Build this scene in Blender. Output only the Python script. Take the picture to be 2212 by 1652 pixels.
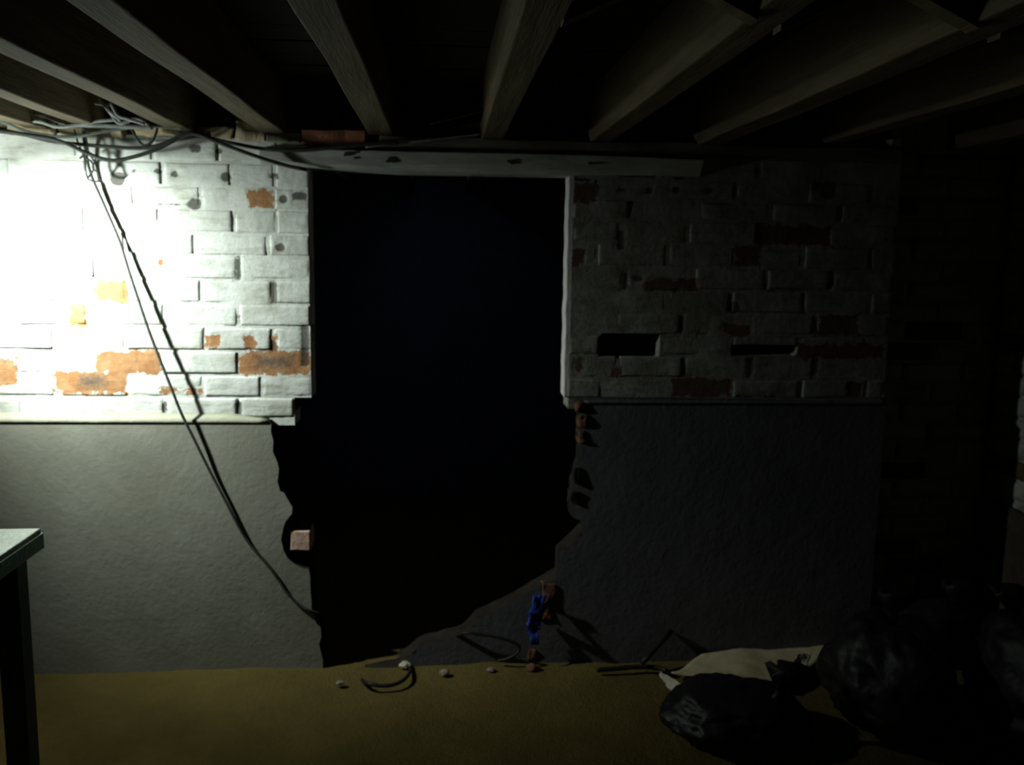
import bpy, bmesh, math, random
from mathutils import Vector, Matrix, noise
random.seed(7)
for o in list(bpy.data.objects): bpy.data.objects.remove(o)
SC = bpy.context.scene
COL = SC.collection

# ------------------------------------------------------------------ camera
F = 1900.0; W = 2212.0; H = 1652.0
CAM = Vector((0.0, -2.85, 1.37))
def cam_axes():
    vx, vy = (958 - W/2)/F, -(552 - H/2)/F
    t = 0.016
    L = -(vx*vx + vy*vy + 1)/(vx - t*vy)
    u = Vector((vx + L, vy - L*t, -1)).normalized()
    v = Vector((vx, vy, -1)).normalized()
    w = u.cross(v)
    return Matrix((u, v, w)).transposed()      # columns: world X, Y, Z in camera space
M = cam_axes(); MT = M.transposed()
cd = bpy.data.cameras.new('camera'); cam = bpy.data.objects.new('camera', cd); COL.objects.link(cam)
cd.sensor_width = 36; cd.lens = 36*F/W; cd.clip_start = 0.02; cd.clip_end = 60
cd.dof.use_dof = True; cd.dof.focus_distance = 1.2; cd.dof.aperture_fstop = 7.0     # the photograph is softly out of focus
cam.matrix_world = Matrix.Translation(CAM) @ MT.to_4x4()
SC.camera = cam

# ------------------------------------------------------------------ world, exposure, lamp constants
wd = bpy.data.worlds.new('world'); SC.world = wd; wd.use_nodes = True
wd.node_tree.nodes['Background'].inputs[0].default_value = (0.02, 0.03, 0.05, 1)
wd.node_tree.nodes['Background'].inputs[1].default_value = 0.0
SC.view_settings.view_transform = 'Standard'; SC.view_settings.look = 'None'
SC.view_settings.gamma = 1; SC.view_settings.use_curve_mapping = False
SC.view_settings.exposure = 0.0
LAMP = Vector((-1.42, -0.36, 1.50)); LAMP_EMIT = 150.0; LAMP_COL = (0.90, 1.0, 0.95)
AIM = Vector((.34, .45, -.31)).normalized()
sl = bpy.data.lights.new('reflector_beam', 'SPOT'); sl.energy = 102; sl.color = LAMP_COL; sl.spot_size = math.radians(116); sl.spot_blend = 1.0; sl.shadow_soft_size = .02
so = bpy.data.objects.new('reflector_beam', sl); COL.objects.link(so); so.location = LAMP + AIM*.042     # what the lamp's dish throws forward
so.rotation_euler = (-AIM).to_track_quat('Z', 'Y').to_euler()
fl_ = bpy.data.lights.new('added_far_fill', 'AREA'); fl_.energy = .35; fl_.color = (.60, .74, 1.0); fl_.size = .25
fo = bpy.data.objects.new('added_far_fill', fl_); COL.objects.link(fo); fo.location = (-.15, 1.3, 1.86)     # added bluish fill for the black space beyond, no lamp there

def U(px, py, y=None, z=None, x=None):
    """world point seen at photograph pixel (px, py) on a real plane y=, z= or x="""
    d = MT @ Vector(((px - W/2)/F, -(py - H/2)/F, -1))
    if y is not None: t = (y - CAM.y)/d.y
    elif z is not None: t = (z - CAM.z)/d.z
    else: t = (x - CAM.x)/d.x
    return CAM + d*t

# ------------------------------------------------------------------ materials
class N:
    def __init__(s, name):
        m = bpy.data.materials.new(name); m.use_nodes = True; s.m = m; s.t = m.node_tree; s.n = s.t.nodes
        s.b = s.n['Principled BSDF']
    def add(s, ty, **k):
        n = s.n.new(ty)
        for a, v in k.items(): setattr(n, a, v)
        return n
    def link(s, a, b): s.t.links.new(a, b)
    def coord(s, obj=False):
        if obj: return s.add('ShaderNodeTexCoord').outputs['Object']
        return s.add('ShaderNodeNewGeometry').outputs['Position']
    def noise(s, co, scale, detail=4, rough=.6, sc=None):
        if sc is not None:
            mp = s.add('ShaderNodeMapping'); mp.inputs['Scale'].default_value = sc
            s.link(co, mp.inputs[0]); co = mp.outputs[0]
        n = s.add('ShaderNodeTexNoise'); n.inputs['Scale'].default_value = scale
        n.inputs['Detail'].default_value = detail; n.inputs['Roughness'].default_value = rough
        s.link(co, n.inputs['Vector']); return n.outputs['Fac']
    def rng(s, v, a, b, c=0., d=1.):
        r = s.add('ShaderNodeMapRange'); r.inputs[1].default_value = a; r.inputs[2].default_value = b
        r.inputs[3].default_value = c; r.inputs[4].default_value = d; s.link(v, r.inputs[0]); return r.outputs[0]
    def mix(s, f, a, b):
        m = s.add('ShaderNodeMix', data_type='RGBA')
        if isinstance(f, float): m.inputs[0].default_value = f
        else: s.link(f, m.inputs[0])
        for i, c in ((6, a), (7, b)):
            if isinstance(c, tuple): m.inputs[i].default_value = (*c, 1)
            else: s.link(c, m.inputs[i])
        return m.outputs[2]
    def math(s, op, a, b=0.):
        m = s.add('ShaderNodeMath', operation=op)
        for i, c in ((0, a), (1, b)):
            if isinstance(c, (int, float)): m.inputs[i].default_value = c
            else: s.link(c, m.inputs[i])
        return m.outputs[0]
    def fin(s, col, rough=.85, bump=None, bs=.3, bd=.01, spec=.3):
        if isinstance(col, tuple): s.b.inputs['Base Color'].default_value = (*col, 1)
        else: s.link(col, s.b.inputs['Base Color'])
        s.b.inputs['Roughness'].default_value = rough
        s.b.inputs['Specular IOR Level'].default_value = spec
        if bump is not None:
            b = s.add('ShaderNodeBump'); b.inputs['Strength'].default_value = bs; b.inputs['Distance'].default_value = bd
            s.link(bump, b.inputs['Height']); s.link(b.outputs[0], s.b.inputs['Normal'])
        return s.m

def whitewash(name, white, dirt, brick_a, brick_b, stain=(.44, .60)):
    s = N(name); co = s.coord()
    a = s.add('ShaderNodeAttribute', attribute_name='wear'); sp = s.add('ShaderNodeSeparateColor'); s.link(a.outputs['Color'], sp.inputs[0])
    n1 = s.noise(co, 55, 5, .7); n2 = s.noise(co, 7, 4, .65); n3 = s.noise(co, 18, 5, .65, (.45, 1, 1.8)); n4 = s.noise(co, 140, 3, .6)
    c = s.mix(s.rng(n2, stain[0], stain[1] + .1, 0, .75), white, dirt)
    c = s.mix(s.rng(n3, .52, .72, 0, .75), c, (dirt[0]*.75, dirt[1]*.72, dirt[2]*.62))
    c = s.mix(s.rng(n4, .6, .75, 0, .25), c, tuple(v*.6 for v in dirt))
    br = s.mix(s.rng(s.noise(co, 22, 4), .4, .62), brick_a, brick_b)
    br = s.mix(s.rng(n1, .5, .75, 0, .5), br, (.1, .085, .07))
    # peel = wear.R with a ragged edge; wear.G = pits and painted pocket shade, wear.B = soot
    p = s.math('ADD', sp.outputs[0], s.math('MULTIPLY', s.math('SUBTRACT', s.noise(co, 26, 6, .7), .5), 2.4))
    c = s.mix(s.rng(p, .46, .54), c, br)
    q = s.math('ADD', sp.outputs[2], s.math('MULTIPLY', s.math('SUBTRACT', n1, .5), .9))
    c = s.mix(s.rng(q, .4, .95, 0, .8), c, (.07, .075, .07))
    g = s.math('ADD', sp.outputs[1], s.math('MULTIPLY', s.math('SUBTRACT', n1, .5), .9))
    c = s.mix(s.rng(g, .4, .62, 0, .85), c, (.05, .045, .035))
    h = s.math('ADD', s.math('MULTIPLY', n1, .6), s.math('MULTIPLY', n3, 1.0))
    return s.fin(c, .9, h, .5, .006, .15)

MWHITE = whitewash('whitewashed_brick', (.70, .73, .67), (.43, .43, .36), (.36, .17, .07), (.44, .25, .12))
MRIGHT = whitewash('dirty_dimmed_whitewashed_brick', (.33, .335, .295), (.17, .16, .12), (.135, .070, .048), (.12, .075, .05), (.36, .50))  # dirtier than the left, also darkened in colour for the lamp's falloff
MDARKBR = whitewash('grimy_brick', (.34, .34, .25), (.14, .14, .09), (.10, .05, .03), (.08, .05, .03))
MSIDE = whitewash('side_brick', (.40, .42, .34), (.16, .16, .10), (.12, .08, .03), (.1, .07, .04))

def simple(name, a, b, scale=12, rough=.85, spec=.2, sc=None, bs=.4, bd=.006, lo=.4, hi=.62):
    s = N(name); co = s.coord()
    n = s.noise(co, scale, 5, .65, sc); n2 = s.noise(co, scale*6, 4, .6, sc)
    c = s.mix(s.rng(n, lo, hi), a, b)
    c = s.mix(s.rng(n2, .45, .75, 0, .35), c, tuple(v*.55 for v in a))
    return s.fin(c, rough, s.math('ADD', n, s.math('MULTIPLY', n2, .5)), bs, bd, spec)
def render_mat(name, a, b, c2):
    s = N(name); co = s.coord()
    n = s.noise(co, 2.3, 5, .6); n2 = s.noise(co, 60, 4, .6); n3 = s.noise(co, 9, 5, .7)
    c = s.mix(s.rng(n, .38, .62), a, b)
    c = s.mix(s.rng(n3, .6, .72, 0, .35), c, c2)
    c = s.mix(s.rng(n2, .5, .8, 0, .2), c, tuple(v*.6 for v in a))
    return s.fin(c, .88, s.math('ADD', s.math('MULTIPLY', n3, 1.2), s.math('MULTIPLY', n2, .35)), .35, .008, .2)
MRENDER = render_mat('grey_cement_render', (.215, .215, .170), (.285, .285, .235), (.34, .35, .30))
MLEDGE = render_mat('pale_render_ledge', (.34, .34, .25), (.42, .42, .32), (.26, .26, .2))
MRENDER2 = render_mat('dimmed_cement_render', (.098, .099, .105), (.120, .121, .125), (.10, .09, .08))  # darker copy of the grey render, painting in the dim right side
MFLOOR = N('earth_floor'); 
def _floor():
    s = MFLOOR; co = s.coord()
    n = s.noise(co, 3.2, 5, .6); n2 = s.noise(co, 30, 5, .7); n3 = s.noise(co, 120, 3, .6)
    c = s.mix(s.rng(n, .36, .64), (.104, .076, .021), (.140, .104, .030))
    c = s.mix(s.rng(n2, .48, .7, 0, .45), c, (.085, .062, .025))
    c = s.mix(s.rng(n3, .6, .8, 0, .4), c, (.2, .17, .09))
    return s.fin(c, .93, s.math('ADD', n2, s.math('MULTIPLY', n3, .4)), .6, .012, .12)
MFLOOR = _floor()
MJOIST = simple('old_joist_timber', (.095, .074, .044), (.150, .120, .074), 5, .85, .15, (6, .5, 6), .5, .006)
MBOARD = simple('dark_floorboard_timber', (.034, .030, .027), (.050, .044, .040), 6, .9, .1, (.5, 6, 6), .3)
MPLATE = simple('wall_plate_timber', (.13, .115, .085), (.20, .18, .13), 8, .9, .1, (.6, 5, 5))
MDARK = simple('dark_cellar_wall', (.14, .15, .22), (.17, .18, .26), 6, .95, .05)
MEARTH = simple('dark_earth', (.05, .042, .03), (.075, .06, .042), 10, .95, .05)
MTERRA = simple('red_brick_piece', (.32, .13, .075), (.42, .20, .12), 30, .9, .1)
MTERRA2 = simple('dull_red_brick_piece', (.13, .06, .04), (.18, .095, .06), 30, .95, .05)
MPINK = simple('pink_brick_end', (.55, .36, .27), (.70, .50, .40), 40, .9, .1)
MBLOCK = simple('yellow_mortar_lump', (.50, .40, .24), (.62, .54, .38), 30, .95, .1)
MCABLE = simple('grey_black_cable', (.040, .043, .038), (.062, .066, .056), 30, .6, .3)
MPALEC = simple('pale_dusty_cable', (.26, .28, .27), (.38, .40, .38), 30, .7, .3)
MGREENC = simple('green_grey_cable', (.12, .16, .14), (.17, .21, .19), 30, .6, .3)
MBLACKC = simple('black_cable', (.012, .012, .010), (.02, .02, .016), 30, .5, .3)
MBAG = simple('black_bag_plastic', (.006, .008, .006), (.011, .013, .010), 8, .5, .35, None, .6, .008)
MCARD = simple('tan_cardboard', (.42, .36, .21), (.52, .45, .28), 12, .9, .1)
MPAPER = simple('off_white_paper', (.50, .47, .33), (.60, .57, .42), 14, .9, .1)
MBLUE = simple('blue_plastic', (.01, .035, .26), (.02, .06, .38), 30, .4, .4)
MGREENP = simple('green_painted_wood', (.02, .05, .035), (.03, .065, .045), 14, .55, .35)
MTOP = simple('worn_pale_green_top', (.24, .36, .27), (.40, .47, .36), 14, .35, .5)
MTEAL = simple('teal_edge_paint', (.04, .22, .16), (.07, .30, .22), 20, .35, .5)
MMETAL = simple('lamp_metal', (.2, .2, .2), (.3, .3, .3), 20, .4, .5)
MBROKE = simple('shaded_broken_masonry', (.020, .017, .013), (.034, .028, .02), 10, .95, .05)  # near-black colour puts shade into the broken edges and core
MSTONE = simple('grey_rubble', (.20, .19, .15), (.30, .28, .22), 30, .95, .1)

# ------------------------------------------------------------------ helpers
def link(name, me, mat, parent=None, smooth=False):
    o = bpy.data.objects.new(name, me); COL.objects.link(o)
    if mat is not None:
        for m in (mat if isinstance(mat, (list, tuple)) else [mat]): me.materials.append(m)
    if smooth:
        for p in me.polygons: p.use_smooth = True
    if parent is not None: o.parent = parent
    return o
def mesh(name, vs, fs, mat, parent=None, smooth=False, org=None):
    """org: world origin of the object; vs in world space"""
    org = Vector(org) if org is not None else Vector((0, 0, 0))
    me = bpy.data.meshes.new(name); me.from_pydata([tuple(Vector(v) - org) for v in vs], [], fs); me.update()
    bm = bmesh.new(); bm.from_mesh(me); bmesh.ops.recalc_face_normals(bm, faces=bm.faces); bm.to_mesh(me); bm.free()
    o = link(name, me, mat, parent, smooth)
    o.location = org - (Vector(parent.location) if parent is not None else Vector((0, 0, 0)))
    return o
def tag(o, label=None, cat=None, group=None, kind=None):
    if label: o['label'] = label
    if cat: o['category'] = cat
    if group: o['group'] = group
    if kind: o['kind'] = kind
    return o
def empty(name, loc, label=None, cat=None, group=None, kind=None):
    o = bpy.data.objects.new(name, None); COL.objects.link(o); o.location = loc; o.empty_display_size = .1
    return tag(o, label, cat, group, kind)
def nz(v, s, k=0.): return noise.noise(Vector((v[0]*s + k, v[1]*s + k*1.7, v[2]*s - k)))

def box_data(lo, hi, seg=(1, 1, 1), jit=0., seed=0., freq=3.):
    """closed box surface with subdivided faces and noise-jittered vertices"""
    idx = {}; vs = []; fs = []
    nx, ny, nzz = seg
    def V(i, j, k):
        if (i, j, k) not in idx:
            p = [lo[0] + (hi[0]-lo[0])*i/nx, lo[1] + (hi[1]-lo[1])*j/ny, lo[2] + (hi[2]-lo[2])*k/nzz]
            if jit:
                p = [p[a] + jit*noise.noise(Vector((p[0]*freq + seed + 11*a, p[1]*freq - seed, p[2]*freq + 5*a))) for a in range(3)]
            idx[(i, j, k)] = len(vs); vs.append(p)
        return idx[(i, j, k)]
    for i in range(nx):
        for j in range(ny):
            for k in (0, nzz): fs.append([V(i, j, k), V(i+1, j, k), V(i+1, j+1, k), V(i, j+1, k)])
    for i in range(nx):
        for k in range(nzz):
            for j in (0, ny): fs.append([V(i, j, k), V(i+1, j, k), V(i+1, j, k+1), V(i, j, k+1)])
    for j in range(ny):
        for k in range(nzz):
            for i in (0, nx): fs.append([V(i, j, k), V(i, j+1, k), V(i, j+1, k+1), V(i, j, k+1)])
    return vs, fs
def box(name, lo, hi, mat, parent=None, seg=(1, 1, 1), jit=0., seed=0., freq=3., bev=0.):
    vs, fs = box_data(lo, hi, seg, jit, seed, freq)
    org = ((lo[0]+hi[0])/2, (lo[1]+hi[1])/2, lo[2])
    o = mesh(name, vs, fs, mat, parent, org=org)
    if bev:
        m = o.modifiers.new('bevel', 'BEVEL'); m.width = bev; m.segments = 2; m.limit_method = 'ANGLE'; m.angle_limit = .8
    return o
def smooth_path(pts, n=8):
    pts = [Vector(p) for p in pts]; out = []
    for i in range(len(pts)-1):
        p0 = pts[max(i-1, 0)]; p1 = pts[i]; p2 = pts[i+1]; p3 = pts[min(i+2, len(pts)-1)]
        for k in range(n):
            t = k/n
            out.append(.5*((2*p1) + (p2-p0)*t + (2*p0-5*p1+4*p2-p3)*t*t + (3*p1-p0-3*p2+p3)*t**3))
    out.append(pts[-1]); return out
def tube_data(path, r, sides=8):
    vs = []; fs = []; n = len(path); up = Vector((.13, .9, .31)).normalized()
    for i, p in enumerate(path):
        d = (path[min(i+1, n-1)] - path[max(i-1, 0)])
        d = d.normalized() if d.length > 1e-7 else Vector((0, 0, 1))
        a = d.cross(up)
        if a.length < 1e-3: a = d.cross(Vector((1, 0, 0)))
        a.normalize(); b = d.cross(a); up = a.cross(d)*-1 if False else up
        for k in range(sides):
            t = 2*math.pi*k/sides; vs.append(p + r*(a*math.cos(t) + b*math.sin(t)))
    for i in range(n-1):
        for k in range(sides):
            fs.append([i*sides+k, i*sides+(k+1) % sides, (i+1)*sides+(k+1) % sides, (i+1)*sides+k])
    fs.append(list(range(sides))); fs.append(list(range((n-1)*sides, n*sides)))
    return vs, fs
def cable(name, pts, r, mat, parent=None, n=8, sides=8):
    path = smooth_path(pts, n); vs, fs = tube_data(path, r, sides)
    return mesh(name, vs, fs, mat, parent, True, org=path[0])
def lathe(name, prof, cx, cy, mat, parent=None, sides=24):
    vs = []; fs = []
    for (r, z) in prof:
        for k in range(sides):
            t = 2*math.pi*k/sides; vs.append((cx + r*math.cos(t), cy + r*math.sin(t), z))
    for i in range(len(prof)-1):
        for k in range(sides): fs.append([i*sides+k, i*sides+(k+1) % sides, (i+1)*sides+(k+1) % sides, (i+1)*sides+k])
    fs.append(list(range(sides))); fs.append(list(range((len(prof)-1)*sides, len(prof)*sides)))
    return mesh(name, vs, fs, mat, parent, True, org=(cx, cy, prof[0][1]))
def prism_y(name, outline, y0, y1, mat, parent=None, edge=None):
    """outline: list of (x, z); extruded from y0 (front) to y1 (back)"""
    bm = bmesh.new()
    f = [bm.verts.new((x, y0, z)) for x, z in outline]; b = [bm.verts.new((x, y1, z)) for x, z in outline]
    n = len(outline)
    e = []
    for i in range(n):
        bm.faces.new([f[i], f[(i+1) % n], b[(i+1) % n], b[i]])
    ef = [bm.edges.get((f[i], f[(i+1) % n])) for i in range(n)]
    eb = [bm.edges.get((b[i], b[(i+1) % n])) for i in range(n)]
    bmesh.ops.triangle_fill(bm, use_beauty=True, use_dissolve=False, edges=ef)
    bmesh.ops.triangle_fill(bm, use_beauty=True, use_dissolve=False, edges=eb)
    bmesh.ops.recalc_face_normals(bm, faces=bm.faces)
    if edge:
        for fc in bm.faces:
            if abs(fc.normal.y) < .5: fc.material_index = 1
    me = bpy.data.meshes.new(name); bm.to_mesh(me); bm.free()
    return link(name, me, [mat, edge] if edge else mat, parent)

# ------------------------------------------------------------------ wear on the whitewash: (px x0, y0, x1, y1, kind, strength)
PEEL = [(205,605,276,652),(148,654,188,703),(208,757,348,806),(118,803,276,850),(-30,775,40,830),(516,757,672,811),(528,722,552,757),
        (583,722,600,757),(535,411,592,450),(345,838,380,850),(398,836,440,850),(440,725,475,752),
        (1636,485,1790,530),(1398,601,1506,628),(1765,680,1850,724),(1450,818,1578,858),(1722,742,1905,775),(1590,530,1640,575),
        (1226,540,1262,575),(1240,395,1290,440),(1430,350,1500,385),(1560,700,1620,725),(1325,795,1345,812),(1790,585,1800,620),
        (1590,855,1680,862),(1245,770,1258,800),(1830,825,1860,858), (1985,690,2060,735), (345,560,352,575)]
PIT = [(242,375,268,397),(283,366,298,374),(336,366,348,374),(372,372,384,382),(412,314,432,326),(480,376,496,390),(580,374,602,386),
       (410,432,432,450),(330,440,420,446),(632,415,662,432),(606,424,618,436),(598,528,612,540),(508,553,520,605),(584,608,598,656),
       (350,866,362,892),(508,868,522,898),(512,678,519,700),(268,462,284,470),(468,322,478,330),(650,702,668,792),
       (1334,498,1346,540),(1346,588,1354,625),(1578,655,1592,675),(1240,385,1275,392),(1340,372,1420,384),(1776,394,1800,425),
       (1500,436,1590,442),(1330,403,1350,415),(1395,407,1408,417),(1455,405,1466,415),(1522,407,1536,417),(1755,396,1770,410),(1480,360,1505,372),
       (1370,596,1385,606),(1398,620,1500,628),(1660,622,1790,630),(1510,716,1530,722),(1615,770,1625,815),(1756,770,1763,815),(1470,680,1476,720),(585,735,596,760)]
SOOT = [(25,706,112,742),(165,806,235,842),(0,765,30,790),(548,762,640,800),(75,770,200,790)]
def zone(lst, soft):
    out = []
    for (a, b, c, d) in lst:
        p = U(a, b, y=0); q = U(c, d, y=0)
        out.append(((p.x+q.x)/2, (p.z+q.z)/2, max(abs(q.x-p.x)/2, .003), max(abs(p.z-q.z)/2, .003), soft))
    return out
ZP, ZG, ZS = zone(PEEL, .016), zone(PIT, .006), zone(SOOT, .03)
def ev(zs, x, z):
    best = 0.
    for cx, cz, hx, hz, s in zs:
        dx = (hx - abs(x-cx))/s; dz = (hz - abs(z-cz))/s
        if dx < -1 or dz < -1: continue
        v = min(1., max(0., .5 + .5*min(dx, dz)))
        if v > best: best = v
    return best
def pit_v(x, z):
    best = 0.
    for cx, cz, hx, hz, s in ZG:
        if max(hx, hz) > 1.8*min(hx, hz):
            dx, dz = (hx + .001 - abs(x-cx))/.007, (hz - abs(z-cz))/.009
            if dx > -1 and dz > -1: best = max(best, min(1., .5 + .5*min(dx, dz)))
            continue
        r = math.sqrt(((x-cx)/(hx*1.05+.002))**2 + ((z-cz)/(hz*1.05+.002))**2)
        if r < 1.6: best = max(best, min(1., 1.5 - r*.8))
    return best
def paint(me, fn):
    at = me.color_attributes.new('wear', 'FLOAT_COLOR', 'POINT')
    for i, v in enumerate(me.vertices): at.data[i].color = (*fn(v.co), 1)

def face_brick(parent, T, x0, x1, z0, z1, mat, proud=.002, depth=.03, nx=18, nzz=7, wear=True, extra=None):
    """a brick laid in the face of a wall; T maps (along, outward, up) to the world"""
    vs = []; fs = []; cols = []; sd = random.uniform(0, 100)
    jx0, jx1, jz0, jz1 = [random.uniform(-.0015, .0015) for _ in range(4)]
    x0 += jx0; x1 += jx1; z0 += jz0; z1 += jz1
    px = proud + random.uniform(-.0015, .002)
    peeled = 0; jd = random.random()**2
    for j in range(nzz+1):
        for i in range(nx+1):
            # denser rows near the edges give the rounded arris
            def sp(t): return .5 - .5*math.cos(math.pi*t)
            a = sp(i/nx)*.5 + .5*i/nx; b = sp(j/nzz)*.5 + .5*j/nzz
            x = x0 + (x1-x0)*a; z = z0 + (z1-z0)*b
            e = min(x-x0, x1-x, z-z0, z1-z)
            rnd = (.0012 + .0020*jd)*(1 - min(1, e/.008))**2
            w = noise.noise(Vector((x*14 + sd, z*14, 1.3)))*.0016 + noise.noise(Vector((x*50, z*50 + sd, 2.3)))*.0008
            ex = noise.noise(Vector((x*30, z*30, sd)))*.0014 if e < 1e-5 else 0
            P = ev(ZP, x, z) if wear else 0; G = pit_v(x, z) if wear else 0; S = ev(ZS, x, z) if wear else 0
            if extra: P, G, S = max(P, extra[0]), max(G, extra[1]), max(S, extra[2])
            peeled += P
            out = px - rnd + w - .0025*(P > .5) - .0025*min(1, G)
            vs.append(T(x + ex, out, z + ex)); cols.append((P, G, S))
    def I(i, j): return j*(nx+1)+i
    for j in range(nzz):
        for i in range(nx): fs.append([I(i, j), I(i+1, j), I(i+1, j+1), I(i, j+1)])
    ring = [I(i, 0) for i in range(nx+1)] + [I(nx, j) for j in range(1, nzz+1)] + [I(i, nzz) for i in range(nx-1, -1, -1)] + [I(0, j) for j in range(nzz-1, 0, -1)]
    base = len(vs)
    inv = []
    per = []
    for i in range(nx+1): per.append((x0 + (x1-x0)*i/nx, z0))
    for j in range(1, nzz+1): per.append((x1, z0 + (z1-z0)*j/nzz))
    for i in range(nx-1, -1, -1): per.append((x0 + (x1-x0)*i/nx, z1))
    for j in range(nzz-1, 0, -1): per.append((x0, z0 + (z1-z0)*j/nzz))
    for (x, z) in per: vs.append(T(x, -depth, z)); cols.append((0, 0, 0))
    n = len(ring)
    for k in range(n): fs.append([ring[k], ring[(k+1) % n], base+(k+1) % n, base+k])
    fs.append([base+k for k in range(n)])
    org = T((x0+x1)/2, 0, z0)
    o = mesh('brick', vs, fs, mat, parent, True, org=org)
    at = o.data.color_attributes.new('wear', 'FLOAT_COLOR', 'POINT')
    for i, c in enumerate(cols): at.data[i].color = (*c, 1)
    if wear and peeled/((nx+1)*(nzz+1)) > .35: o['label'] = 'brick with its whitewash flaked off'
    return o

def mortar(parent, name, T, x0, x1, z0, z1, mat, res=.012, back=.11, pockets=(), wear=True, flush=.0002):
    """the bedding the bricks sit in: a slab whose front is a fine grid"""
    nx = max(2, int((x1-x0)/res)); nn = max(2, int((z1-z0)/res)); vs = []; cols = []; fs = []
    for j in range(nn+1):
        for i in range(nx+1):
            x = x0 + (x1-x0)*i/nx; z = z0 + (z1-z0)*j/nn
            out = flush + noise.noise(Vector((x*9, z*9, 3.)))*.0022
            P = ev(ZP, x, z) if wear else 0; G = pit_v(x, z) if wear else 0; S = ev(ZS, x, z) if wear else 0
            for (a, b, c, d, dep) in pockets:
                if a < x < c and b < z < d: out = -dep; G = 1.2  # missing-brick pockets also get dark colour for the shade inside
            if 0 < i < nx and 0 < j < nn: out -= .002*min(1, G)
            vs.append(T(x, out, z)); cols.append((P, G, S))
    def I(i, j): return j*(nx+1)+i
    for j in range(nn):
        for i in range(nx): fs.append([I(i, j), I(i+1, j), I(i+1, j+1), I(i, j+1)])
    b = len(vs)
    for (x, z) in ((x0, z0), (x1, z0), (x1, z1), (x0, z1)): vs.append(T(x, -back, z)); cols.append((0, 0, 0))
    fs.append([b, b+1, b+2, b+3])
    fs.append([I(i, 0) for i in range(nx+1)] + [b+1, b]); fs.append([I(nx, j) for j in range(nn+1)] + [b+2, b+1])
    fs.append([I(i, nn) for i in range(nx, -1, -1)] + [b+3, b+2]); fs.append([I(0, j) for j in range(nn, -1, -1)] + [b, b+3])
    o = mesh(name, vs, fs, mat, parent)
    at = o.data.color_attributes.new('wear', 'FLOAT_COLOR', 'POINT')
    for i, c in enumerate(cols): at.data[i].color = (*c, 1)
    return o

# ================================================================== THE SETTING
ZJ = U(1045, 302, y=0).z            # underside of the joists
ZB = ZJ + .165                       # underside of the floorboards above
XL, YF = -3.0, -4.4                  # left wall, wall behind the camera
XR = U(2158, 700, y=.22).x           # right wall
print('ZJ', ZJ, 'XR', XR)

# floor
def floor_mesh():
    vs = []; fs = []; x0, x1, y0, y1 = XL-.1, XR+.15, YF-.1, 2.3; nx, ny = 110, 130
    for j in range(ny+1):
        for i in range(nx+1):
            x = x0 + (x1-x0)*i/nx; y = y0 + (y1-y0)*j/ny
            vs.append((x, y, .010*noise.noise(Vector((x*2.2, y*2.2, 0))) + .006*noise.noise(Vector((x*9, y*9, 4))) - .006))
    for j in range(ny):
        for i in range(nx): a = j*(nx+1)+i; fs.append([a, a+1, a+nx+2, a+nx+1])
    b = len(vs); vs += [(x0, y0, -.12), (x1, y0, -.12), (x1, y1, -.12), (x0, y1, -.12)]
    fs.append([b, b+3, b+2, b+1])
    I = lambda i, j: j*(nx+1)+i
    fs.append([I(i, 0) for i in range(nx+1)] + [b+1, b]); fs.append([I(nx, j) for j in range(ny+1)] + [b+2, b+1])
    fs.append([I(i, ny) for i in range(nx, -1, -1)] + [b+3, b+2]); fs.append([I(0, j) for j in range(ny, -1, -1)] + [b, b+3])
    return mesh('floor', vs, fs, MFLOOR, smooth=True)
fl = floor_mesh(); tag(fl, 'uneven yellow-brown earth and concrete cellar floor', kind='structure')

# back wall ---------------------------------------------------------
wb = empty('wall_back', (0, 0, 0), 'whitewashed brick back wall over grey cement render, with a broken-through opening', kind='structure')
TB = lambda x, o, z: Vector((x, -o, z))
JL = U(668, 600, y=0).x; JR = U(1234, 600, y=0).x
ZT = U(450, 296, y=0).z                                     # top of left brickwork
ZLED = U(400, 898, y=0).z; ZLEDR = U(1500, 864, y=0).z
XC = U(1928, 600, y=0).x
def zl(py): return U(520, py, y=0).z
def zr(py): return U(1550, py, y=0).z
LXL = -2.55
mortar(wb, 'mortar_bed', TB, LXL, JL, zl(858), ZT, MWHITE)
XS = U(636, 880, y=0).x
mortar(wb, 'mortar_bed', TB, LXL, XS, ZLED-.03, zl(858), MWHITE)
rowsL = [(296,352),(352,404),(404,452),(452,505),(505,553),(553,604),(604,656),(656,706),(706,758),(758,810),(810,858),(858,902)]
jl = {0:[600,470,330],1:[668-75,500,350],2:[592,432,290],3:[668-70,505,345],4:[580,420,270],5:[515,355,205],6:[590,435,276],7:[515,355,187,40],
      8:[590,445,270,115],9:[515,348,206,40],10:[565,440,276,118],11:[515,356,205]}
XOFF = LXL
for k, (a, b) in enumerate(rowsL):
    z1, z0 = zl(a), zl(b)
    xe = JL if k < 11 else XS
    js = [U(p, (a+b)/2, y=0).x for p in jl[k]]
    while js[-1] > LXL + .12: js.append(js[-1] - .225)
    js[-1] = LXL
    edge = xe
    for x in js:
        g = .0045
        x1 = edge - (g if edge != xe else 0); 
        e1 = random.uniform(-.004, .004) if edge == xe else 0
        face_brick(wb, TB, x + g, x1 + e1, z0 + g, z1 - g, MWHITE)
        edge = x
# broken brick stubs of the left jamb
for (a, b, c, d) in ((648,704,672,722),(650,726,674,742),(654,746,672,760)):
    p, q = U(a, d, y=.02), U(c, b, y=.02)
    box('broken_brick', (p.x, .03, p.z), (q.x, .10, q.z), MDARKBR, wb, (3, 2, 2), .012, a, 30, .003)

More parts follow.
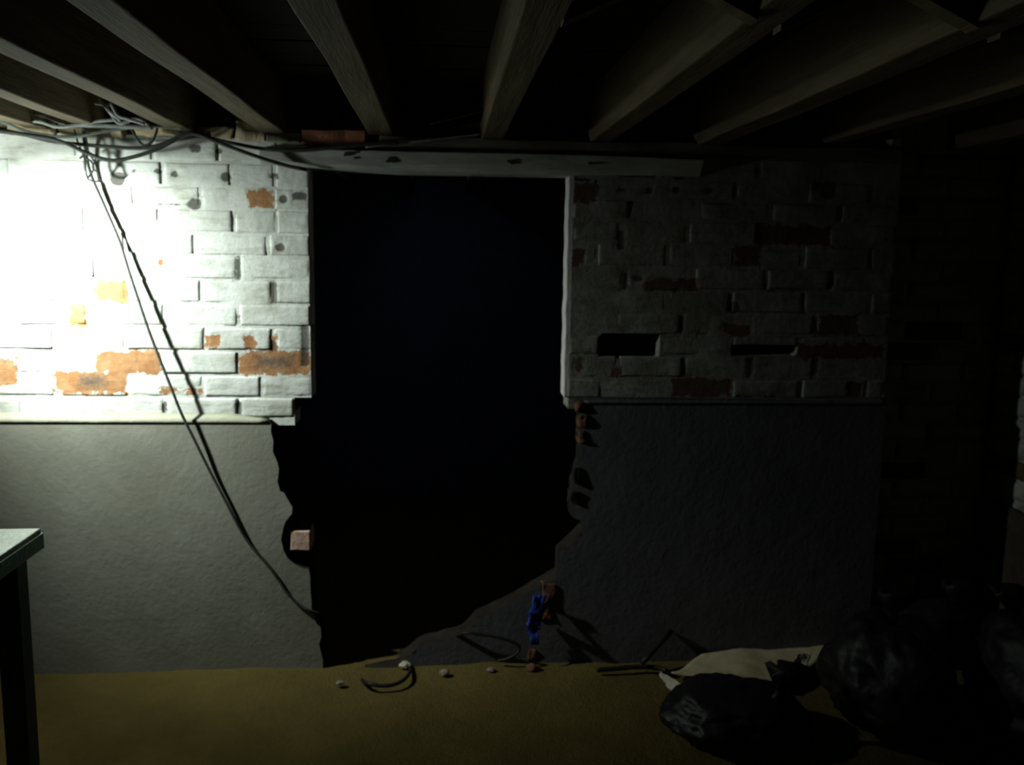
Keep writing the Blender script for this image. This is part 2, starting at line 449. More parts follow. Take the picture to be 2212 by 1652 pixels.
# right-hand brickwork
hole1 = (U(1297,768,y=0), U(1425,727,y=0)); hole2 = (U(1582,766,y=0), U(1722,742,y=0))
pk = [(hole1[0].x, hole1[0].z, hole1[1].x, hole1[1].z, .085), (hole2[0].x, hole2[0].z, hole2[1].x, hole2[1].z, .07)]
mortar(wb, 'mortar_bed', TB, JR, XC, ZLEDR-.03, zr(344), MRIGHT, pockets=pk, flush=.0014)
rowsR = [(344,388),(388,434),(434,478),(478,528),(528,579),(579,627),(627,676),(676,725),(725,769),(769,817),(817,862)]
jr = {0:[1330,1480,1640,1780],1:[1290,1440,1590,1745,1880],2:[1360,1510,1665,1815],3:[1342,1486,1638,1790],4:[1290,1440,1590,1735,1880],5:[1352,1500,1655,1795],
      6:[1290,1440,1580,1735,1880],7:[1330,1475,1618,1762],8:[1295,1427,1580,1724,1870],9:[1335,1475,1618,1760],10:[1300,1450,1578,1730,1870]}
for k, (a, b) in enumerate(rowsR):
    z1, z0 = zr(a), zr(b); edge = JR
    js = [U(p, (a+b)/2, y=0).x for p in jr[k]] + [XC]
    for n_, x in enumerate(js):
        g = .0045; zz1 = z1 - g; zz0 = z0 + g
        lx = edge + (g if edge != JR else random.uniform(-.003, .003)); rx = x - (g if x != XC else random.uniform(-.003, .003))
        skip = False
        if k == 8 and n_ == 1: skip = True
        if k == 8 and n_ == 3: zz0 = zr(744)
        if not skip:
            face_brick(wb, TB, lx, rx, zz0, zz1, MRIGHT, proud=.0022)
        edge = x

# jamb reveal of plastered brick (thin pale return the lamp catches)
pts = []
zt, zb_ = U(1236, 378, y=.0).z, U(1222, 858, y=0).z
vsj = []
nn = 40
for i in range(nn+1):
    z = zb_ + (zt-zb_)*i/nn; wv = .003*noise.noise(Vector((0, 0, z*18)))
    vsj += [(JR-.014+wv, -.001, z), (JR-.012+wv, .105, z), (JR+.002, .105, z), (JR+.002, -.001, z)]
fsj = [[i*4+k, i*4+(k+1) % 4, i*4+4+(k+1) % 4, i*4+4+k] for i in range(nn) for k in range(4)] + [[0, 1, 2, 3], [nn*4+k for k in range(4)]]
rv = mesh('jamb_plaster', vsj, fsj, simple('jamb_whitewash', (.66, .62, .60), (.78, .74, .72), 30), wb)

# lower render coats ---------------------------------------------------
RD = .020
def outl(pts, y): return [(U(a, b, y=y).x, U(a, b, y=y).z) for a, b in pts]
def rag(pts, amp=.004, step=.022, seed=0):
    """subdivide an outline stretch and roughen it"""
    out = []
    for i in range(len(pts)-1):
        (x0, z0), (x1, z1) = pts[i], pts[i+1]; n = max(1, int(math.hypot(x1-x0, z1-z0)/step))
        for k in range(n):
            t = k/n; x = x0+(x1-x0)*t; z = z0+(z1-z0)*t
            out.append((x + amp*noise.noise(Vector((x*60+seed, z*60, 1))), z + amp*noise.noise(Vector((x*60, z*60+seed, 7)))))
    out.append(pts[-1]); return out
edgeL = [(586,912),(585,932),(590,952),(589,975),(599,998),(602,1012),(600,1040),(604,1060),(614,1064),(620,1078),(631,1096),(629,1110),(617,1126),
         (611,1140),(608,1165),(612,1188),(622,1206),(638,1219),(655,1226),(668,1230),(670,1262),(672,1300),(676,1332),(684,1347),(692,1354),(694,1375),(690,1392),(696,1412),(698,1440),(697,1475)]
oL = rag(outl(edgeL, -RD), seed=3)
oL[-1] = (oL[-1][0], -.06)
zLt = U(400, 907, y=-RD).z
prism_y('render_coat', [(LXL, -.06), (LXL, zLt)] + oL, -RD, 0.0, MRENDER, wb, MBROKE)
# sloping pale fillet along the top of the render
def fillet(x0, x1, z, h, mat, d=RD, taper=False):
    n = 60; vs = []
    for i in range(n+1):
        x = x0+(x1-x0)*i/n; w = .003*noise.noise(Vector((x*7, 1, 0)))+.0015*noise.noise(Vector((x*40, 1, 0)))
        s = 1.
        if taper: s = min(1., max(.2, abs(x1-x)/.12))
        vs += [(x, .002, z - .012), (x, -d-.002, z - .012), (x, -d-.003, z+w), (x, -.002, z+h*s+w*2)]
    fs = [[i*4+k, i*4+(k+1) % 4, i*4+4+(k+1) % 4, i*4+4+k] for i in range(n) for k in range(4)] + [[0, 1, 2, 3], [n*4+k for k in range(4)]]
    return mesh('render_ledge', vs, fs, mat, wb, True)
fillet(LXL, U(580, 900, y=-RD).x, zLt, .020, MLEDGE, taper=True)

edgeR = [(1224,858),(1240,866),(1249,880),(1247,900),(1252,918),(1246,938),(1253,956),(1247,975),(1248,995),(1238,1012),(1242,1040),(1233,1058),(1228,1082),
         (1230,1108),(1240,1120),(1254,1127),(1262,1143),(1258,1160),(1244,1166),(1232,1173),(1224,1184),(1206,1189),(1200,1200),(1206,1222),(1202,1246),(1190,1254),(1166,1265),
         (1140,1280),(1111,1298),(1080,1316),(1053,1327),(1030,1337),(1022,1358),(990,1372),(951,1387),(930,1392),(903,1396),(897,1416),(868,1425),(820,1434),(754,1446),(697,1458)]
oR = rag(outl(edgeR, -RD), .006, seed=9)
zRt = U(1500, 866, y=-RD).z
XRR = XC
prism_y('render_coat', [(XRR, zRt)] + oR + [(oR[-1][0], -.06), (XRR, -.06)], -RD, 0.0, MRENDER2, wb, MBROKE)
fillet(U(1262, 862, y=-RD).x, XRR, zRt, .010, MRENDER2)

# brick core behind the render (half-brick thick), broken edge of its own
coreL = [(638,858),(636,903),(600,908),(592,935),(596,965),(604,1000),(606,1050),(622,1075),(636,1098),(640,1118),(668,1128),(668,1235),(674,1300),(676,1350),(694,1380),(696,1475)]
cL = rag(outl(coreL, 0.0), .004, seed=5); cL[-1] = (cL[-1][0], -.06)
prism_y('brick_core', [(LXL, -.06), (LXL, zl(859))] + cL, 0.012, .11, MBROKE, wb)
coreR = [(1234,850),(1252,880),(1256,905),(1254,935),(1259,958),(1252,1000),(1240,1050),(1236,1105),(1258,1128),(1264,1148),(1240,1172),(1210,1200),(1205,1250),(1115,1304),(1030,1345),(1000,1378),(903,1402),(870,1432),(754,1450),(697,1462)]
cR = rag(outl(coreR, 0.0), .005, seed=15)
prism_y('brick_core', [(XC, zr(858))] + cR + [(cR[-1][0], -.06), (XC, -.06)], 0.012, .11, MBROKE, wb)

# bricks that show in the broken edges
def stub(a, b, c, d, y0, y1, mat, seed=0, lab=None, jit=.006):
    p, q = U(a, d, y=y0), U(c, b, y=y0)
    o = box('broken_brick', (p.x, y0, p.z), (q.x, y1, q.z), mat, wb, (3, 2, 2), jit, seed, 35, .004)
    if lab: o['label'] = lab
stub(627, 1147, 669, 1190, -.012, .09, MPINK, 3, 'pale pink brick end left in the broken edge', .004)
for i, (a, b, c, d) in enumerate(((1244,866,1262,890),(1249,896,1268,925),(1250,930,1266,958),(1240,1012,1254,1042),(1230,1062,1250,1090),(1172,1262,1200,1300),(1165,1306,1190,1340),(1140,1405,1160,1428))):
    stub(a, b, c, d, -RD-.006, .03, MTERRA2 if i in (0, 1, 2, 5, 6, 7) else MBROKE, 10+i, None, .010)

# lintel: a long whitewashed timber board over the opening, sagging and tapering away to the right
def lintel():
    top = [(560,316),(668,321),(760,323),(850,325),(1000,328),(1120,330),(1230,333),(1300,335),(1370,337),(1520,344)]
    bot = [(560,352),(668,360),(760,366),(850,370),(1000,373),(1120,375),(1230,377),(1300,377),(1370,377),(1520,380)]
    vs = []; n = len(top)
    def ip(tab, t):
        i = min(int(t*(n-1)), n-2); f = t*(n-1)-i; return tab[i][0]*(1-f)+tab[i+1][0]*f, tab[i][1]*(1-f)+tab[i+1][1]*f
    K = 60; R = 9
    for i in range(K+1):
        t = i/K; tx, ty = ip(top, t); bx, by = ip(bot, t)
        yo = -.034
        p = U(tx, ty, y=yo); q = U(bx, by, y=yo)
        # face down to a rolled lower arris that widens to the right
        lowf = .20 + .75*max(0, (t-.30)/.7)**.8
        w = .0025*noise.noise(Vector((p.x*9, 0, 3)))
        prof = [(.09, 0.), (-.002, 0.), (yo, .02), (yo-.002+w, .25), (yo+w, .5*(1-lowf)+.3*lowf)]
        prof = [(.09, 0.), (0., 0.), (yo+.006, .0), (yo, .05), (yo+w, .5*(1-lowf)+.05), (yo+w, 1-lowf), (yo+.010+.012*lowf, 1-lowf*.35), (yo+.022+.01*lowf, 1.), (.09, 1.)]
        for (yy, f) in prof: vs.append((p.x, yy, p.z + (q.z-p.z)*f + .0012*noise.noise(Vector((p.x*30, f*4, 9)))))
    fs = [[i*R+k, i*R+(k+1) % R, (i+1)*R+(k+1) % R, (i+1)*R+k] for i in range(K) for k in range(R)]
    fs += [[k for k in range(R)], [K*R+k for k in range(R)]]
    o = mesh('lintel', vs, fs, MLINT, wb, True)
    m = o.modifiers.new('es', 'EDGE_SPLIT'); m.split_angle = .7
    o['label'] = 'whitewashed timber lintel board spanning the opening'
    return o
MLINT = simple('whitewashed_timber', (.42, .44, .40), (.58, .60, .55), 8, .9, .1, (.6, 3, 4))
lint = lintel()
def nail_hole_spot(px, py, r, y=-.034):  # dark discs on the lintel face standing in for nail holes
    p = U(px, py, y=y); vs = []; n = 12
    for k in range(n):
        t = 2*math.pi*k/n; rr = r*(1+.3*math.sin(3*t+px))
        vs.append((p.x+rr*1.4*math.cos(t), y-.004, p.z+rr*.8*math.sin(t)))
    for k in range(n): vs.append((vs[k][0], y+.006, vs[k][2]))
    fs = [list(range(n)), list(range(n, 2*n))] + [[k, (k+1) % n, n+(k+1) % n, n+k] for k in range(n)]
    o = mesh('nail_hole_spot', vs, fs, MEARTH, lint); return o
for a in ((750,333,.008),(768,341,.004),(845,346,.011),(765,329,.004),(1105,349,.009),(1275,352,.005)): nail_hole_spot(*a)

# masonry and timber plate above the brickwork, between the joist ends
zpl = U(900, 320, y=0).z
box('wall_plate', (LXL, .035, ZT-.01), (XC, .11, ZT+.035), MPLATE, wb, (60, 1, 1), .006, 2, 6, .003)
box('wall_plate', (U(820,300,y=.02).x, .0, U(900,329,y=0).z), (XC, .035, U(1300,306,y=0).z), MPLATE, wb, (50, 1, 1), .006, 5, 6, .003)
box('wall_head', (LXL, .06, ZT+.03), (XC, .12, ZB), MEARTH, wb)
for (a, b, c, d, mt, nm) in ((655,283,790,312,MTERRA,'broken_brick'),(510,264,572,303,MBLOCK,'mortar_lump'),(458,278,502,300,MBLOCK,'mortar_lump'),(575,288,650,308,MDARKBR,'broken_brick'),(20,262,120,290,MBLOCK,'mortar_lump'),(130,268,260,292,MBLOCK,'mortar_lump'),(290,272,390,294,MBLOCK,'mortar_lump')):
    p, q = U(a, d, y=-.005), U(c, b, y=-.005)
    box(nm, (p.x, -.008, p.z), (q.x, .07, q.z), mt, wb, (6, 2, 3), .014 if mt is MBLOCK else .007, a, 22, .004)

# set-back wall and right wall -------------------------------------------
YB = .22
ws = empty('wall_recess', (0, YB, 0), 'grimy brick wall of the set-back at the right end', kind='structure')
TS = lambda x, o, z: Vector((x, YB - o, z))
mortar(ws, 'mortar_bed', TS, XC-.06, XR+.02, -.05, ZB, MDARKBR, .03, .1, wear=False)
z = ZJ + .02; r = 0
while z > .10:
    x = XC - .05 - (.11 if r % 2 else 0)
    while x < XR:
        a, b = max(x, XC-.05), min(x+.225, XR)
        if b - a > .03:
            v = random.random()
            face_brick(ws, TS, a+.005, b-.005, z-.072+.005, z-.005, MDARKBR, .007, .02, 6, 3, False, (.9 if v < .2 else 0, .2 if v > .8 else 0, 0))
        x += .225
    z -= .074; r += 1
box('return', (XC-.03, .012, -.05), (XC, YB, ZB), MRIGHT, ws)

wr = empty('wall_right', (XR, 0, 0), 'right-hand wall of dirty whitewashed brick', kind='structure')
TR = lambda a, o, z: Vector((XR - o, a, z))
mortar(wr, 'mortar_bed', TR, YF, YB, -.05, ZB, MSIDE, .05, .1, wear=False)
z = ZJ - .01; r = 0
while z > .40:
    y = YB - (.11 if r % 2 else 0); top = YB
    while y > -1.35:
        a = max(y - .225, -1.35); b = min(y, YB)
        if r % 2 and b == YB - .11 and top == YB: pass
        v = random.random()
        if b - a > .03:
            face_brick(wr, TR, a+.005, b-.005, z-.072+.005, z-.005, MSIDE, .007, .02, 6, 3, False, (.9 if v < .16 else 0, .35 if v > .9 else 0, 0))
        y -= .225
    if r % 2: face_brick(wr, TR, YB-.11+.005, YB-.002, z-.067, z-.005, MSIDE, .007, .02, 4, 3, False)
    z -= .074; r += 1

box('render_coat', (XR-.02, YF, -.05), (XR+.01, YB, U(2190, 1095, x=XR).z), MEARTH, wr, (1, 60, 1), .004, 3, 6)  # near-black coat paints the shade low on the right wall
wl = box('wall_left', (XL-.1, YF, -.05), (XL, .12, ZB), MRENDER, None); tag(wl, 'left cellar wall, outside the picture', kind='structure')
wf = box('wall_front', (XL-.1, YF-.1, -.05), (XR+.1, YF, ZB), MDARK, None); tag(wf, 'cellar wall behind the viewer', kind='structure')
wq = box('wall_back_corner', (XL-.1, .0, -.05), (LXL, .11, ZB), MRENDER, None); tag(wq, 'far left stretch of the back wall, outside the picture', kind='structure')
# dark space beyond the opening
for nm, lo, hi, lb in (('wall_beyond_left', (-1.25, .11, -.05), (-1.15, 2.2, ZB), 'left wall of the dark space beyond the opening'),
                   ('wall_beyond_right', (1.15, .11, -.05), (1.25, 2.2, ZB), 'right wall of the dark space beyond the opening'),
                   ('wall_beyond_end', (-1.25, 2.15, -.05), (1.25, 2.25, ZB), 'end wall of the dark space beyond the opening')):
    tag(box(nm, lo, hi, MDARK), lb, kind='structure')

# ceiling: floorboards and joists -------------------------------------------
ce = empty('ceiling', (0, 0, ZB), 'open cellar ceiling of dark floorboards on rough timber joists', kind='structure')
y = YF; i = 0
while y < 2.25:
    w = .145 + random.uniform(-.004, .004)
    box('floorboard', (XL-.1, y+.002, ZB + random.uniform(0, .004)), (XR+.12, y+w-.003, ZB+.025), MBOARD, ce, (1, 1, 1)); y += w; i += 1
JP = [(-135,-82),(60,105),(190,232),(372,418),(566,618),(797,850),(1039,1087),(1276,1319),(1507,1558),(1790,1832),(2075,2115)]
JX = []
for k, (a, b) in enumerate(JP):
    x0, x1 = U(a, 300 + (a-1045)*.016, y=0).x, U(b, 300 + (b-1045)*.016, y=0).x
    if x0 < XL: continue
    JX.append((x0, x1))
    o = box('joist', (x0, YF, ZJ + random.uniform(-.003, .003) + {9: .022, 10: .018, 5: .006}.get(k, 0)), (x1, .09 if not (-.9 < x0 < 1.0) else 2.2, ZB-.001), MJOIST, ce, (2, 70, 3), .0045, k*7., 2.5, .004)
# herringbone struts in the bays
ys = -1.50
for (a, b) in zip(JX[6:], JX[7:]):
    xa, xb = a[1]-.004, b[0]+.004
    for s, yy in ((0, ys), (1, ys+.055)):
        z0, z1 = (ZB-.02, ZJ+.012) if s == 0 else (ZJ+.012, ZB-.02)
        h = .022
        vs = []
        for (x, z) in ((xa, z0), (xb, z1)):
            for (dy, dz) in ((0, -h), (.035, -h), (.035, h), (0, h)): vs.append((x, yy+dy, z+dz*.8))
        fs = [[0, 1, 2, 3], [4, 5, 6, 7]] + [[k, (k+1) % 4, 4+(k+1) % 4, 4+k] for k in range(4)]
        mesh('herringbone_strut', vs, fs, MJOIST, ce, org=((xa+xb)/2, yy, ZJ))

# ================================================================== THINGS
# bare bulb that lights the cellar, just outside the left of the picture
lp = empty('hanging_lamp', (LAMP.x, LAMP.y, LAMP.z), 'light bulb in a metal reflector dish hanging from the joists beside the whitewashed wall', 'lamp')
s = N('bulb_glow'); s.b.inputs['Emission Color'].default_value = (*LAMP_COL, 1); s.b.inputs['Emission Strength'].default_value = LAMP_EMIT
s.b.inputs['Base Color'].default_value = (.9, .9, .9, 1); MBULB = s.m
R0 = .035
prof = [(.001, -R0)] + [(R0*math.sin(t), -R0*math.cos(t)) for t in [.35, .7, 1.05, 1.4, 1.75, 2.1]] + [(.014, R0*.9), (.012, R0*1.3)]
b = lathe('bulb', [(r, LAMP.z + z) for r, z in prof], LAMP.x, LAMP.y, MBULB, lp, 20)
q = (-AIM).to_track_quat('Z', 'Y')
def aimed_lathe(name, prof, mat, parent, sides=28, solid=0):
    vs = []; fs = []
    for (r, z) in prof:
        for k in range(sides):
            t = 2*math.pi*k/sides; vs.append(LAMP + q @ Vector((r*math.cos(t), r*math.sin(t), z)))
    for i in range(len(prof)-1):
        for k in range(sides): fs.append([i*sides+k, i*sides+(k+1) % sides, (i+1)*sides+(k+1) % sides, (i+1)*sides+k])
    return mesh(name, vs, fs, mat, parent, True, org=LAMP)
aimed_lathe('reflector_dish', [(.092, .014), (.094, .010), (.088, .012), (.070, .028), (.045, .042), (.020, .048), (.020, .052), (.047, .046), (.072, .032), (.090, .016), (.092, .014)], MMETAL, lp)
aimed_lathe('lamp_holder', [(.002, .036), (.018, .036), (.020, .05), (.020, .10), (.012, .115), (.002, .115)], MMETAL, lp)
e_ = LAMP - AIM*.115
cable('flex', [e_, e_ - AIM*.03 + Vector((0, 0, .01)), Vector((e_.x-.03, e_.y-.03, (e_.z+ZB)/2+.03)), Vector((e_.x-.03, e_.y-.03, ZB))], .0035, MPALEC, lp)
# cables ----------------------------------------------------------------
def path(pts, y=None, ys=None):
    return [U(a, b, y=(ys[i] if ys else y)) for i, (a, b) in enumerate(pts)]
G1 = -.062
pc = [(178,262),(184,320),(196,375),(226,445),(258,520),(280,590),(300,650),(322,715),(345,775),(370,838),(392,893),(420,950),(452,1015),(486,1080),(520,1145),(545,1182),(575,1217),(600,1250),(620,1280),(645,1305),(668,1318),(690,1325)]
yy = [-.05,-.030,-.020,-.013,-.016,-.024,-.031,-.036,-.040,-.043,-.042,-.038,-.032,-.030,-.028,-.026,-.026,-.026,-.026,-.026,-.026,-.01]
o = cable('electric_cable', path(pc, ys=yy), .0046, MCABLE)
tag(o, 'thin grey cable hanging diagonally down the left wall into the opening', 'cable')
A = [(-120,262),(-40,272),(40,288),(110,305),(200,314),(300,320),(355,310),(400,288),(430,288),(460,300),(520,313),(575,322),(640,325),(710,320),(790,312),(860,309)]
o = cable('electric_cable', path(A, y=-.055), .0058, MCABLE); tag(o, 'dark cable looping along the wall top and over the lintel', 'cable')
B = [(-120,270),(-30,280),(60,292),(130,305),(190,332),(238,346),(280,341),(340,322),(398,292),(425,290),(455,301),(510,322),(570,343),(620,358),(650,364),(662,366)]
ysB = [-.075]*12 + [-.06,-.05,-.045,-.03]
o = cable('electric_cable', path(B, ys=ysB), .0060, MCABLE); tag(o, 'thicker dark cable sagging lowest, ending at the opening top-left corner', 'cable')
Cc = [(-120,238),(0,262),(60,285),(150,296),(230,283),(300,274),(360,274),(392,278)]
o = cable('electric_cable', path(Cc, y=-.07), .0048, MGREENC); tag(o, 'green-grey cable running left from the cable fixing along wall top', 'cable')
Dd = [(-120,215),(0,236),(50,240),(95,250),(150,268),(240,272),(330,276)]
o = cable('electric_cable', path(Dd, y=-.09), .0062, MPALEC); tag(o, 'pale dusty cable slanting along wall top at the left edge', 'cable')
D2 = [(-120,262),(0,257),(80,262),(130,274),(210,262),(260,258)]
o = cable('electric_cable', path(D2, y=-.11), .005, MPALEC); tag(o, 'short pale cable crossing below the joists at left edge', 'cable')
# pale strands over the joist
E1 = [(222,168),(228,190),(236,212),(244,232),(256,250),(280,258),(312,268)]
E2 = [(240,170),(244,196),(240,220),(228,226),(214,214),(236,240),(262,262)]
E3 = [(205,222),(226,228),(240,246),(258,266),(296,256),(320,270)]
wt = empty('wire_bundle', U(240, 170, y=-.16), 'tangled bundle of pale wires hanging off the left joist end', 'wire')
for e, yv in ((E1, -.16), (E2, -.15), (E3, -.145)): cable('wire_strand', path(e, y=yv), .0052, MPALEC, wt, 8, 6)
L1 = [(276,258),(286,282),(298,302),(312,314),(328,306),(338,284),(342,256)]
o = cable('wire_loop', path(L1, y=-.06), .0038, MCABLE); tag(o, 'small dark wire loop drooping in front of the wall top', 'wire')
wl2 = empty('hanging_wires', U(180, 280, y=-.06), 'twisted strands of thin wire hanging beside the bright wall top', 'wire')
for e in ([(160,280),(170,312),(182,340),(186,372),(190,388)], [(182,278),(188,310),(192,330),(205,352),(216,388)], [(178,338),(196,348),(202,366),(190,386),(208,392),(220,386)], [(172,342),(190,330),(206,340),(200,362),(212,372)]):
    cable('wire_strand', path(e, y=-.05), .0030, MCABLE, wl2, 6, 6)
o = cable('thin_wire', path([(790,318),(860,310),(960,299),(1040,290)], y=-.05), .0026, MPALEC); tag(o, 'thin pale wire stretched between joist ends above the lintel', 'wire')
o = cable('thin_wire', path([(930,268),(990,254),(1045,240)], y=-.14), .0018, MPLATE); tag(o, 'faint thin wire higher up between the two middle joists', 'wire')
o = cable('electric_cable', [U(700,1440,y=.02), U(770,1462,y=-.04)] + [U(a, b, z=.014) for a, b in ((790,1474),(825,1481),(858,1476),(880,1460))] + [U(886,1440,y=-.04), U(870,1428,y=.0), U(820,1432,y=.08)], .0062, MBLACKC)
tag(o, 'black cable loop on the floor at the foot of the opening', 'cable')
o = cable('electric_cable', [U(960,1390,y=.04), U(1000,1368,y=-.035), U(1040,1370,y=-.045), U(1090,1380,y=-.05), U(1120,1394,y=-.055), U(1118,1410,y=-.06), U(1098,1422,y=-.06), U(1076,1427,y=-.05)], .0052, MBLACKC)
tag(o, 'black cable loop hanging over the broken sill near the blue plastic', 'cable')
o = cable('electric_cable', [U(1290,1447,z=.012), U(1340,1443,z=.012), U(1385,1440,z=.014), U(1425,1443,z=.016), U(1440,1449,z=.016)], .008, MBLACKC)
tag(o, 'black cable lying on the floor beside the tan cardboard', 'cable')
o = cable('timber_batten', [U(1388,1432,y=-.12), U(1450,1362,y=-.03)], .011, MBLACKC, None, 4, 4)
tag(o, 'thin dark stick leaning against the right render near the cardboard', 'stick')

# blue plastic scrap
def crumple(name, poly, mat, thick=.004, amp=.02, freq=14, n=14, seed=0, close=True):
    """poly: four corner points; crumpled sheet with thickness"""
    a, b, c, d = [Vector(p) for p in poly]; vs = []
    nrm = (b-a).cross(d-a).normalized()
    for j in range(n+1):
        for i in range(n+1):
            u, v = i/n, j/n; p = (a*(1-u)+b*u)*(1-v) + (d*(1-u)+c*u)*v
            k = noise.noise(p*freq + Vector((seed, 0, 0)))*amp + abs(noise.noise(p*freq*2.3 + Vector((0, seed, 0))))*amp*.6
            p = p + nrm*k + Vector((noise.noise(p*freq+Vector((3, seed, 1))), noise.noise(p*freq+Vector((5, 2, seed))), noise.noise(p*freq+Vector((seed, 9, 2)))))*amp*.5
            vs.append(p)
    m = (n+1)**2; vs += [p - nrm*thick for p in vs]; fs = []
    I = lambda i, j: j*(n+1)+i
    for j in range(n):
        for i in range(n):
            q = [I(i, j), I(i+1, j), I(i+1, j+1), I(i, j+1)]; fs.append(q); fs.append([m+t for t in reversed(q)])
    rg = [I(i, 0) for i in range(n)] + [I(n, j) for j in range(n)] + [I(n-i, n) for i in range(n)] + [I(0, n-j) for j in range(n)]
    for k in range(len(rg)): fs.append([rg[k], rg[(k+1) % len(rg)], m+rg[(k+1) % len(rg)], m+rg[k]])
    return mesh(name, vs, fs, mat, None, True, org=a)
bp = crumple('plastic_scrap', [U(1136,1352,y=-.05), U(1168,1360,y=-.05), U(1180,1286,y=-.045), U(1150,1286,y=-.045)], MBLUE, .003, .018, 30, 12, 4)
tag(bp, 'crumpled bright blue plastic scrap against the broken sill', 'plastic')
bq = crumple('plastic_tail', [U(1146,1392,y=-.055), U(1164,1392,y=-.055), U(1160,1345,y=-.05), U(1138,1345,y=-.05)], MBLUE, .003, .012, 30, 8, 8)
bq.parent = bp; bq.matrix_parent_inverse = Matrix.Translation(-bp.location)

# rubble at the foot of the opening
def rock(name, p, r, mat, seed, flat=.7, parent=None):
    bm = bmesh.new(); bmesh.ops.create_icosphere(bm, subdivisions=2, radius=1)
    for v in bm.verts:
        k = 1 + .35*noise.noise(v.co*1.3 + Vector((seed, 0, 0))) + .15*noise.noise(v.co*3 + Vector((0, seed, 0)))
        v.co = Vector((v.co.x*k*r*1.2, v.co.y*k*r, v.co.z*k*r*flat))
    me = bpy.data.meshes.new(name); bm.to_mesh(me); bm.free()
    o = link(name, me, mat, parent); o.location = p; return o
RUB = [(905,1404,.022,MSTONE,'grey-brown'),(880,1428,.018,MPAPER,'pale'),(930,1412,.016,MSTONE,'grey')]
o = rock('stone', U(905,1412,y=-.045), .022, MSTONE, 1); o.location.z = max(.012, o.location.z)
o2 = []
for i, (a, b, r, mt, lb) in enumerate([(874,1436,.016,MPAPER,'small pale chip of plaster at the end of the sill beside the cable loop'),(960,1452,.014,MSTONE,'small grey stone on the floor below the broken sill'),
                                  (1150,1442,.018,MTERRA2,'reddish brick crumb on the floor below the blue plastic'),(1060,1446,.012,MSTONE,'tiny grey stone on the floor left of the reddish crumb'),(735,1474,.011,MSTONE,'tiny stone on the floor at the left foot of the opening')]):
    p = U(a, b, z=.006); q = rock('stone', (p.x, p.y, r*.45), r, mt, i*3.3+2); tag(q, lb, 'stone', 'loose stones at the foot of the opening')
bpy.data.objects.remove(o)

# table at the left edge --------------------------------------------------
TZ = .76
cr = U(89, 1141, z=TZ); tx1, ty1 = cr.x, cr.y
tx0, ty0 = tx1 - 1.05, ty1 - .62
tb = empty('work_table', ((tx0+tx1)/2, (ty0+ty1)/2, 0), 'dark green painted table with a worn pale top at the left edge', 'table')
box('tabletop', (tx0, ty0, TZ-.016), (tx1, ty1, TZ), [MTOP], tb, (12, 8, 1), .002, 1, 5, .003)
box('top_edging', (tx0-.003, ty0-.004, TZ-.045), (tx1+.004, ty1+.002, TZ-.010), MTEAL, tb, (1, 1, 1), 0, 0, 3, .002)
ap = .022
box('apron', (tx1-.05-ap, ty0+.06, TZ-.10), (tx1-.05+.003, ty1-.06, TZ-.045), MGREENP, tb)
box('apron', (tx0+.05, ty0+.06, TZ-.10), (tx0+.05+ap, ty1-.06, TZ-.045), MGREENP, tb)
box('apron', (tx0+.06, ty1-.05-ap, TZ-.10), (tx1-.06, ty1-.047, TZ-.045), MGREENP, tb)
box('apron', (tx0+.06, ty0+.05, TZ-.10), (tx1-.06, ty0+.05+ap, TZ-.045), MGREENP, tb)
lw = .050
for sx in (0, 1):
    for sy in (0, 1):
        ax = tx1-.028-lw if sx else tx0+.012; ay = ty1-.012-lw if sy else ty0+.012
        box('leg', (ax, ay, 0), (ax+lw, ay+lw, TZ-.045), MGREENP, tb, (1, 1, 1), 0, 0, 3, .003)

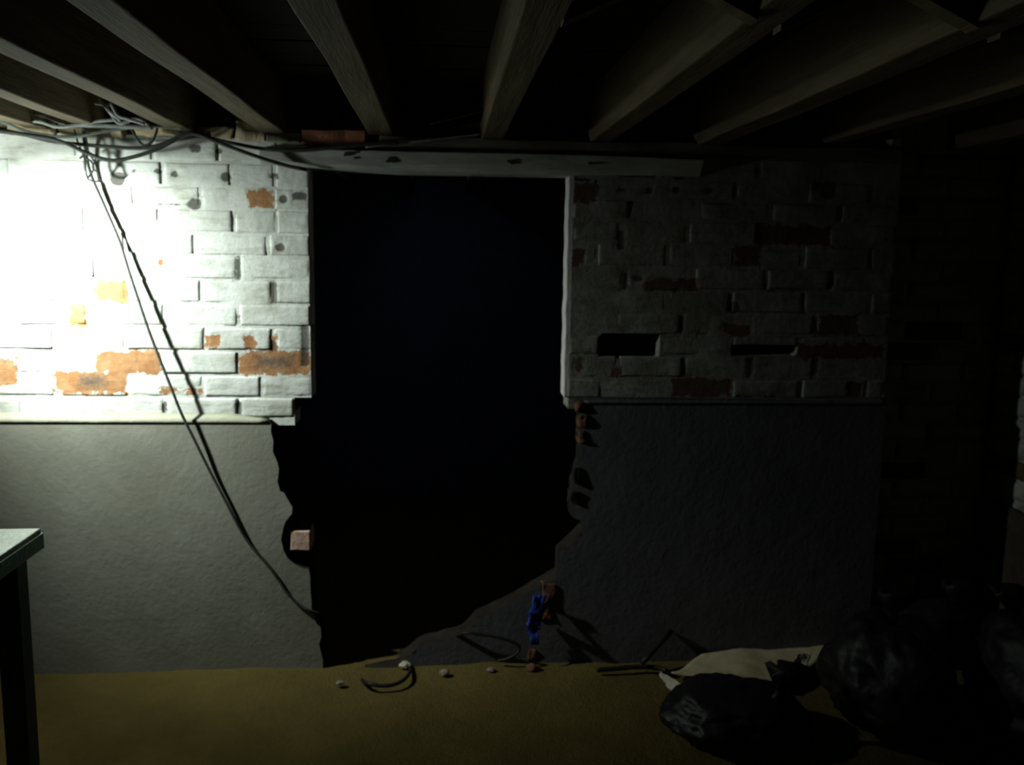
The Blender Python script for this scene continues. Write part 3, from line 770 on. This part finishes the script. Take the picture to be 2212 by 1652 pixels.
# rubbish at the right ------------------------------------------------------
def bag(px0, px1, ptop, zc, label, seed, depth, h, knot_dir=None, yb=None):
    """a stuffed bin bag resting on the floor; base centre unprojected to the floor"""
    c = U((px0+px1)/2, yb, z=0.0); wdt = abs(U(px1, yb, z=0).x - U(px0, yb, z=0).x)/2
    bm = bmesh.new(); bmesh.ops.create_icosphere(bm, subdivisions=5, radius=1)
    for v in bm.verts:
        d = v.co.normalized(); k = 1 + .16*noise.noise(d*1.6 + Vector((seed, 0, 0)))
        rid = abs(noise.noise(d*4.5 + Vector((0, seed, 0))))*.11 + abs(noise.noise(Vector((d.x*9+seed, d.y*9, d.z*4))))*.045 + abs(noise.noise(d*21))*.014
        k -= rid
        x, y_, z = d.x*k*wdt, d.y*k*depth, d.z*k
        z = z*h*.62 if z > 0 else z*h*.42
        v.co = Vector((x, y_, max(z + h*.38, .004)))
    me = bpy.data.meshes.new('bag_body'); bm.to_mesh(me); bm.free()
    root = empty('bin_bag', c, label, 'bag', 'black bin bags heaped on the floor at the right')
    b_ = link('bag_body', me, MBAG, root, True)
    kd = knot_dir or (0.2, .1)
    base = Vector((kd[0]*wdt, kd[1]*depth, h*.93)); 
    vs = []; S = 14; prof = [(.050, -.04), (.016, .0), (.014, .015), (.035, .045), (.055, .075), (.045, .082)]
    for (r, zz) in prof:
        for k in range(S):
            t = 2*math.pi*k/S; rr = r*(1 + .35*math.sin(k*3.1+seed)*(zz > .02 or zz < 0))
            vs.append(base + Vector((rr*math.cos(t)+zz*kd[0]*.8, rr*math.sin(t)*.8, zz + .012*math.sin(k*2.3)*(zz > .02))))
    fs = [[i*S+k, i*S+(k+1) % S, (i+1)*S+(k+1) % S, (i+1)*S+k] for i in range(len(prof)-1) for k in range(S)] + [[(len(prof)-1)*S+k for k in range(S)]]
    me = bpy.data.meshes.new('tied_neck'); me.from_pydata([tuple(v) for v in vs], [], fs); link('tied_neck', me, MBAG, root, True)
    return root
bag(1430, 1740, 0, 0, 'low black bin bag in front of the tan cardboard, frontmost left of the heap', 2.1, .17, .15, (.5, -.3), 1580)
bag(1775, 2050, 0, 0, 'tall black bin bag in the middle of the heap at right', 6.4, .22, .34, (.1, .2), 1560)
bag(2090, 2380, 0, 0, 'black bin bag furthest right, against the right wall', 9.2, .24, .40, (-.4, .1), 1600)
bag(1900, 2140, 0, 0, 'black bin bag at the back of the heap near the render', 12.7, .10, .22, (.2, -.1), 1425)

cd_ = crumple('cardboard_sheet', [U(1448,1452,z=.02), U(1700,1484,z=.03), U(1835,1380,z=.03), U(1516,1408,z=.035)], MCARD, .005, .022, 5, 20, 2)
tag(cd_, 'crumpled tan cardboard sheet on the floor behind the low black bag', 'cardboard')
ww = crumple('paper_scrap', [U(1416,1458,z=.03), U(1462,1496,z=.02), U(1470,1474,z=.06), U(1428,1448,z=.06)], MPAPER, .004, .018, 25, 10, 6)
tag(ww, 'small crumpled pale paper on the floor left of the cardboard', 'paper')
wk = crumple('paper_scrap', [U(1700,1452,z=.05), U(1745,1440,z=.05), U(1752,1408,z=.07), U(1722,1416,z=.07)], MPAPER, .004, .014, 25, 10, 9)
tag(wk, 'folded tan paper scrap on the cardboard, next to the tall black bag', 'paper')

bpy.context.view_layer.update()
